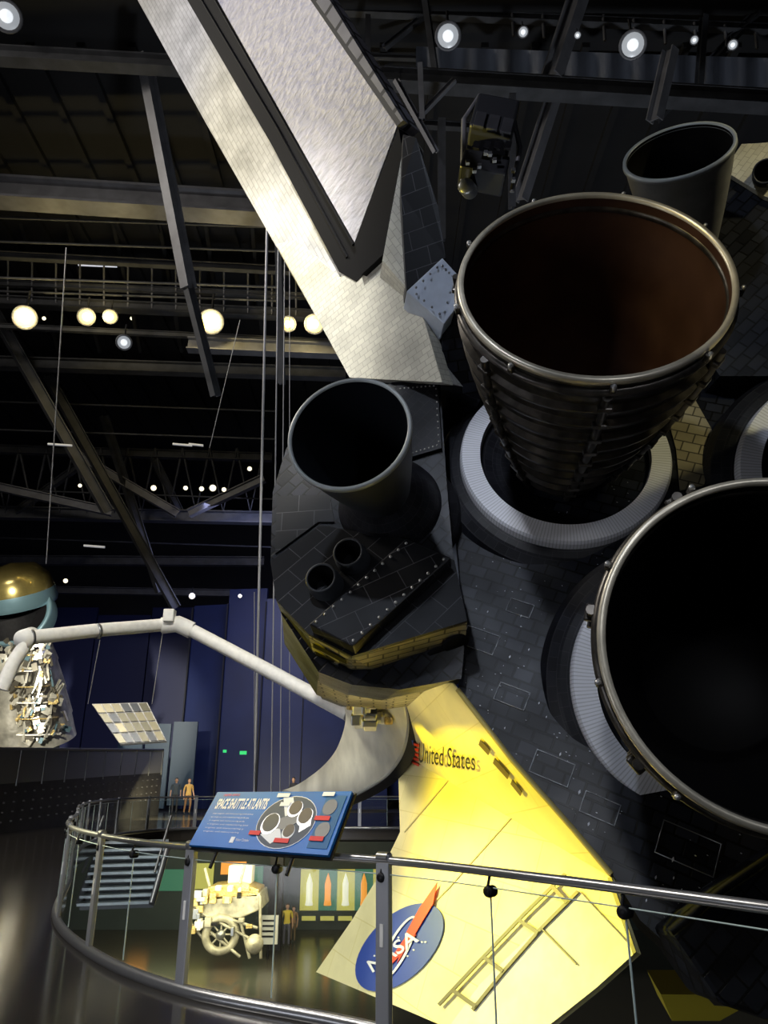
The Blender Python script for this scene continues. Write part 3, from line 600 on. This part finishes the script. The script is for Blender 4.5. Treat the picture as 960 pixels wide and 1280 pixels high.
# ======================================================= stair & lower exhibits
def px(u,v,y):
    r=S(u,v,1)-CAM; return CAM+r*(y/r.y)
SC=empty('staircase',px(150,1090,24)); STP=mat('stair_tread',(.4,.47,.52),.4,noise=.2); RS=mat('stair_riser',(.07,.08,.09),.5)
for i in range(9):
    p=px(168-i*3,1052+i*9.5,24.5-.12*i)
    box(f'tread_{i}',p,(2.0,.5,.07),STP,SC,Matrix.Rotation(.25,3,'Z')); box(f'riser_{i}',p+Vector((0,.2,-.11)),(2.0,.04,.16),RS,SC,Matrix.Rotation(.25,3,'Z'))
for q in (-1,1): tube(f'stringer_{q}',[px(168,1056,24.4)+Vector((q*1.03,0,0)),px(144,1130,23.4)+Vector((q*1.03,0,0))],.09,STEEL,SC)
for q in (-1,1): tube(f'stair_rail_{q}',[px(168,1056,24.4)+Vector((q*1.03,0,.8)),px(144,1130,23.4)+Vector((q*1.03,0,.8))],.04,STEEL,SC)
WL=mat('exhibit_wall',(.04,.06,.06),.6,noise=.3,nscale=.6)
box('wall_lower_exhibit',(-6,42.7,-3.5),(60,.3,4.2),WL)
PN=empty('rocket_poster_panels',(-4,42,-3.4))
PY=mat('poster_yellow',(.5,.5,.1),.5,emit=(.55,.5,.12),es=.5); PO=mat('poster_orange',(.8,.3,.05),.5,emit=(.9,.35,.05),es=.8); PW=mat('poster_white',(.8,.8,.7),.5,emit=(.9,.9,.7),es=.7); PG=mat('poster_green',(.05,.2,.12),.5,emit=(.04,.18,.12),es=.4)
for i,u in enumerate([387,410,432,455,478]):
    p=px(u,1112,42.3)
    box(f'backlit_panel_{i}',p,(.95,.08,1.9),PG if i%2 else PY,PN)
    lathe(f'rocket_{i}',p+Vector((0,-.12,-.7)),Vector((0,0,1)),[(0,0),(.2,0),(.16,.25),(.16,1.0),(.09,1.25),(0,1.5)],PO if i%2 else PW,PN,12)
    box(f'caption_{i}',p+Vector((0,-.05,-1.3)),(.7,.06,.2),PY,PN)
WP_=empty('exhibit_wall_murals',(-10,42,-3.3))
for i,(u,v,w,h,m) in enumerate([(215,1100,1.6,1.0,PG),(250,1095,1.4,1.2,PY),(292,1085,1.3,.6,PO),(318,1095,.9,.9,PG),(180,1110,1.0,1.0,PO)]): box(f'mural_{i}',px(u,v,42.4),(w,.08,h),m,WP_)
nb=empty('notice_board',px(336,1180,36)); p=px(336,1162,36)
box('board',p,(.8,.08,1.1),mat('white_notice',(.5,.5,.47),.5,emit=(.6,.6,.5),es=.15),nb)
for j in range(4): box(f'text_line_{j}',p+Vector((0,-.06,.35-.2*j)),(.55,.02,.07),DK,nb)
tube('stand',[p-Vector((0,-.05,.5)),Vector((p.x,p.y+.05,-5.5))],.05,DK,nb)
p=px(345,1125,38); box('column_lower',(p.x,p.y,-2.93),(.6,.6,5.14),WDK)
EX=empty('lunar_landing_vehicle',px(285,1195,34))
EXW=mat('vehicle_white',(.55,.52,.42),.4,.2,noise=.5,nscale=3)
def vx(u,v,y=34): return px(u,v,y)
lathe('wheel_tyre',vx(276,1168),Vector((.2,-1,0)),[(.6+.16*math.cos(a),.16*math.sin(a)) for a in [i*math.pi/6 for i in range(13)]],EXW,EX,32)
lathe('wheel_hub',vx(276,1168),Vector((.2,-1,0)),[(0,.2),(.15,.18),(.2,0)],STEEL,EX,20)
for k in range(8):
    a=k*math.pi/4; tube(f'spoke_{k}',[vx(276,1168),vx(276,1168)+Vector((.55*math.cos(a),0,.55*math.sin(a)))],.035,EXW,EX)
prism('chassis',[vx(240,1128),vx(325,1116),vx(328,1136),vx(300,1148),vx(245,1146)],Vector((0,2,0)),EXW,EX,bev=.05)
prism('upper_body',[vx(245,1122),vx(262,1108),vx(300,1104),vx(324,1112),vx(322,1122)],Vector((0,1.6,0)),GOLDF,EX,bev=.05)
for k,(a,b_,q,d_) in enumerate([(240,1130,234,1198),(325,1120,326,1198),(300,1150,312,1198),(245,1150,300,1196),(262,1108,256,1085),(300,1104,306,1082),(250,1140,325,1180),(235,1150,260,1180),(290,1150,322,1160)]): tube(f'strut_{k}',[vx(a,b_),vx(q,d_)],.06,EXW,EX)
box('hopper',vx(302,1092,35),(1.0,.8,.7),ALU,EX,bev=.05)
lathe('front_dome',vx(318,1180,33),Vector((0,-1,.2)),[(0,.3),(.25,.22),(.35,0),(.3,-.3)],EXW,EX,24)
for k in range(26): box(f'equipment_{k}',vx(random.uniform(240,325),random.uniform(1108,1165),33.8),[random.uniform(.12,.4) for _ in range(3)],random.choice([EXW,GOLDF,STEEL,DK,ALU]),EX,bev=.02)
prism('lower_vehicle_fender',[S(u,v,7.5) for u,v in [(826,1243),(915,1243),(925,1262),(900,1276),(840,1276)]],D(0,0,.4),mat('fender_yellow',(.5,.4,.03),.5),SH)
# ======================================================= people
def person(name,foot,h,face,shirt,pants,hair,armsw=.15,stride=.12):
    e=empty(name,foot); R=Matrix.Rotation(face,3,'Z'); k=h/1.75
    J={'pel':(0,0,.95),'sp':(0,0,1.15),'ch':(0,.01,1.36),'nk':(0,.01,1.5),'hd':(0,-.01,1.56),
    'hl':(.1,0,.9),'kl':(.11,-stride,.5),'al':(.11,stride*.1-.02,.09),'tl':(.12,-.16,.04),
    'hr':(-.1,0,.9),'kr':(-.11,stride*.4,.5),'ar':(-.11,stride*1.3,.09),'tr':(-.12,stride*1.3-.14,.04),
    'sl':(.19,.01,1.43),'el':(.25,.03,1.15),'wl':(.26,-armsw,.9),'fl':(.26,-armsw-.03,.8),
    'sr':(-.19,.01,1.43),'er':(-.25,.04,1.15),'wr':(-.26,-.02,.88),'fr':(-.26,-.05,.78)}
    rad={'pel':(.15,.11),'sp':(.13,.1),'ch':(.16,.11),'nk':(.055,.055),'hd':(.05,.05),'hl':(.095,.095),'kl':(.06,.06),'al':(.04,.045),'tl':(.045,.03),'hr':(.095,.095),'kr':(.06,.06),'ar':(.04,.045),'tr':(.045,.03),'sl':(.06,.06),'el':(.042,.042),'wl':(.028,.03),'fl':(.02,.035),'sr':(.06,.06),'er':(.042,.042),'wr':(.028,.03),'fr':(.02,.035)}
    ks=list(J); E=[('pel','sp'),('sp','ch'),('ch','nk'),('nk','hd'),('pel','hl'),('hl','kl'),('kl','al'),('al','tl'),('pel','hr'),('hr','kr'),('kr','ar'),('ar','tr'),('ch','sl'),('sl','el'),('el','wl'),('wl','fl'),('ch','sr'),('sr','er'),('er','wr'),('wr','fr')]
    me=bpy.data.meshes.new(name+'_b'); me.from_pydata([J[q] for q in ks],[(ks.index(a),ks.index(b_)) for a,b_ in E],[])
    ob=bpy.data.objects.new('tmp',me); bpy.context.scene.collection.objects.link(ob)
    ob.modifiers.new('s','SKIN'); 
    for i,q in enumerate(ks): me.skin_vertices[0].data[i].radius=rad[q]; me.skin_vertices[0].data[i].use_root=(q=='pel')
    ob.modifiers.new('ss','SUBSURF').levels=2
    bpy.context.view_layer.update()
    m2=bpy.data.meshes.new_from_object(ob.evaluated_get(bpy.context.evaluated_depsgraph_get())); bpy.data.objects.remove(ob)
    skin=mat(name+'_skin',(.6,.36,.25),.5); ms=[mat(name+'_shirt',shirt,.7),mat(name+'_pants',pants,.7),skin,mat(name+'_shoe',(.05,.05,.05),.5)]
    m2.materials.clear()
    for q in ms: m2.materials.append(q)
    for p in m2.polygons:
        c=p.center; p.use_smooth=True
        if abs(c.x)>.2 and c.z<1.15: p.material_index=2
        elif c.z>1.49: p.material_index=2
        elif c.z>.93: p.material_index=0
        elif c.z>.1: p.material_index=1
        else: p.material_index=3
    for v in m2.vertices: v.co=foot+R@(v.co*k)
    link(bpy.data.objects.new('body',m2),e)
    def T(p): return foot+R@(Vector(p)*k)
    lathe('head',T((0,-.01,1.53)),Vector((0,0,1)),[(0,0),(.05*k,.01),(.068*k,.05*k),(.078*k,.11*k),(.072*k,.17*k),(.04*k,.215*k),(0,.225*k)],skin,e,20)
    lathe('hair',T((0,.012,1.6)),Vector((0,0,1)),[(.07*k,0),(.086*k,.05*k),(.08*k,.11*k),(.045*k,.155*k),(0,.165*k)],mat(name+'_hair',hair,.6),e,20,hint=R@Vector((1,0,0)),a0=0,a1=math.pi)
    lathe('hair_crown',T((0,.006,1.69)),Vector((0,0,1)),[(.083*k,0),(.075*k,.04*k),(.045*k,.07*k),(0,.08*k)],mat(name+'_hair2',hair,.6),e,20)
    lathe('nose',T((0,-.085,1.63)),R@Vector((0,-1,0)),[(.014*k,0),(.008*k,.02*k),(0,.024*k)],skin,e,8)
    box('mouth',T((0,-.078,1.59)),(.04*k,.006,.008),mat(name+'_lips',(.4,.12,.1),.5),e,R)
    for sx in(-1,1):
        lathe(f'eye_{sx}',T((sx*.028,-.08,1.66)),R@Vector((0,-1,0)),[(.008*k,0),(0,.005*k)],DK2,e,8)
        lathe(f'ear_{sx}',T((sx*.078,0,1.635)),R@Vector((sx,0,0)),[(.022*k,0),(.015*k,.012*k),(0,.012*k)],skin,e,8)
        fx=-armsw-.03 if sx>0 else -.05; fz=.8 if sx>0 else .78
        for f in range(4): tube(f'finger_{sx}_{f}',[T((sx*.26,fx-.025+f*.017,fz)),T((sx*.262,fx-.03+f*.017,fz-.04)),T((sx*.25,fx-.035+f*.017,fz-.075+.006*abs(f-1)))],.008*k,skin,e)
        tube(f'thumb_{sx}',[T((sx*.25,fx-.03,fz+.03)),T((sx*.24,fx-.06,fz)),T((sx*.24,fx-.065,fz-.03))],.009*k,skin,e)
def deck(u,y): p=px(u,975,y); return Vector((p.x,y,0))
person('visitor_walking',deck(237,41),1.72,.6,(.6,.38,.12),(.25,.13,.07),(.1,.05,.02))
person('visitor_standing',deck(221,42),1.75,.2,(.06,.08,.1),(.04,.04,.05),(.03,.02,.01),0.02,.02)
person('visitor_waiting',deck(367,41),1.78,-.3,(.02,.02,.03),(.02,.02,.02),(.03,.02,.01),0.02,.02)
p=px(358,1172,38.5); person('museum_guest',Vector((p.x,38.5,-5.5)),1.75,.2,(.8,.65,.1),(.1,.1,.15),(.05,.03,.02),.05,.06)
p=px(366,1172,39.5); person('museum_guest_child',Vector((p.x,39.5,-5.5)),1.5,-.3,(.4,.25,.15),(.2,.15,.1),(.05,.03,.02),.05,.02)
EXS=mat('exit_green',(.02,.5,.1),.5,emit=(.05,1,.3),es=.5)
box('exit_sign',px(304,941,45.5),(.4,.08,.2),EXS); box('exit_sign',px(281,939,45.5),(.2,.08,.16),EXS)
# ======================================================= LIGHTS
def spot(name,loc,tgt,e,col,ang,blend=.5,size=.3):
    l=bpy.data.lights.new(name,'SPOT'); l.energy=e; l.color=col; l.spot_size=math.radians(ang); l.spot_blend=blend; l.shadow_soft_size=size
    o=bpy.data.objects.new(name,l); o.location=loc; o.rotation_euler=(tgt-loc).to_track_quat('-Z','Y').to_euler(); bpy.context.scene.collection.objects.link(o)
def area(name,loc,tgt,e,col,s):
    l=bpy.data.lights.new(name,'AREA'); l.energy=e; l.color=col; l.size=s
    o=bpy.data.objects.new(name,l); o.location=loc; o.rotation_euler=(tgt-loc).to_track_quat('-Z','Y').to_euler(); bpy.context.scene.collection.objects.link(o)
V=Vector
def CC(x,y,z): return D(x,y,z)+CAM
spot('spot_yellow_wing',CC(-7.2,-.6,11),S(615,1000,7.2),8200,(1,.80,.0),30,.7)
spot('spot_cream_wing',CC(-7.5,-2.0,10.5),S(560,1220,7),3600,(1,.92,.55),24,.8)
spot('spot_tail_white',V((-8,-2,11)),S(290,40,10.5),3300,(.88,.88,1),42,.9)
spot('spot_tail_gold',V((-10,6,-3)),S(450,420,9.3),13000,(1,.82,.28),20,.8)
spot('spot_tail_edge_gold',V((-12,14,2)),S(290,230,10.5),11000,(1,.82,.15),24,.8)
spot('spot_pod_gold',V((-2,4,-4.5)),S(500,850,7.7),2200,(1,.85,.4),18)
spot('spot_base_white',V((-3,-4,12)),S(720,700,7.5),1300,(.75,.84,1),50)
spot('spot_ring_left',V((-2,-2,8)),S(640,620,8.3),1500,(.88,.92,1),12)
spot('spot_ring_white',V((-1,-3,6)),S(760,920,6.5),700,(.9,.94,1),18)
spot('spot_engine_warm',V((-5,-1,9)),S(858,350,6.3),1800,(1,.82,.35),12)
spot('spot_base_right',V((7,-4,9)),S(872,525,8),1500,(1,.9,.5),9)
spot('spot_far_pod',V((9,0,13)),S(935,215,8.5),1800,(1,.88,.5),16)
spot('spot_bell_gold',V((8,6,-5)),S(800,480,7),2400,(1,.88,.5),24)
spot('spot_bell_side',V((-4,1,-1)),S(660,480,7),900,(1,.95,.75),22)
spot('spot_door',V((-5,5,7)),S(445,950,10.5),2000,(1,.95,.75),22)
spot('spot_rail_white',V((3,-3,6)),S(700,1100,4.2),320,(.9,.93,1),60)
spot('spot_sign',V((-2.5,2,5)),S(340,1030,6),300,(1,1,1),30)
spot('spot_telescope',V((-12,6,9)),S(40,850,33),52000,(1,.94,.75),20)
spot('spot_arm',V((-2,0,12)),S(250,830,13.5),7500,(1,.97,.88),38)
area('hall_fill',V((-12,6,-4)),V((-12,34,24)),3600,(.9,.92,1),14)
spot('added_ceiling_fill',V((3,15,-5)),V((5,20,20)),6500,(.85,.92,1),80,.8,1)  # added light, unseen behind the wing, brightens the upper right ceiling
area('hall_wash_blue',V((-6,36,13)),V((-8,48,4)),650,(.55,.6,1),7)
area('hall_floor_wash',V((-18,10,20)),V((-10,12,0)),3200,(1,.93,.82),6)
area('lower_exhibit_wash',V((-7,34,-.8)),V((-7,38,-5.5)),1300,(1,.88,.5),8)
area('deck_wash',V((-12,36,9)),V((-11,43,0)),130,(1,.95,.9),4)
for i,(u,v) in enumerate([(31,397),(120,396),(264,402),(378,405)]):
    l=bpy.data.lights.new(f'warm_lamp_{i}','POINT'); l.energy=150; l.color=(1,.8,.35); l.shadow_soft_size=.1
    o=bpy.data.objects.new(f'warm_lamp_{i}',l); o.location=S(u,v,28.4); bpy.context.scene.collection.objects.link(o)
w=bpy.data.worlds.new('world'); bpy.context.scene.world=w; w.use_nodes=True
w.node_tree.nodes['Background'].inputs[0].default_value=(.35,.38,.5,1); w.node_tree.nodes['Background'].inputs[1].default_value=.03
cd=bpy.data.cameras.new('camera'); cd.sensor_fit='VERTICAL'; cd.sensor_height=36; cd.lens=26*924/924.4
co=bpy.data.objects.new('camera',cd); co.location=CAM; co.rotation_euler=(math.radians(110),0,0); bpy.context.scene.collection.objects.link(co)
cd.clip_end=300; bpy.context.scene.camera=co
bpy.context.scene.view_settings.view_transform='Standard'
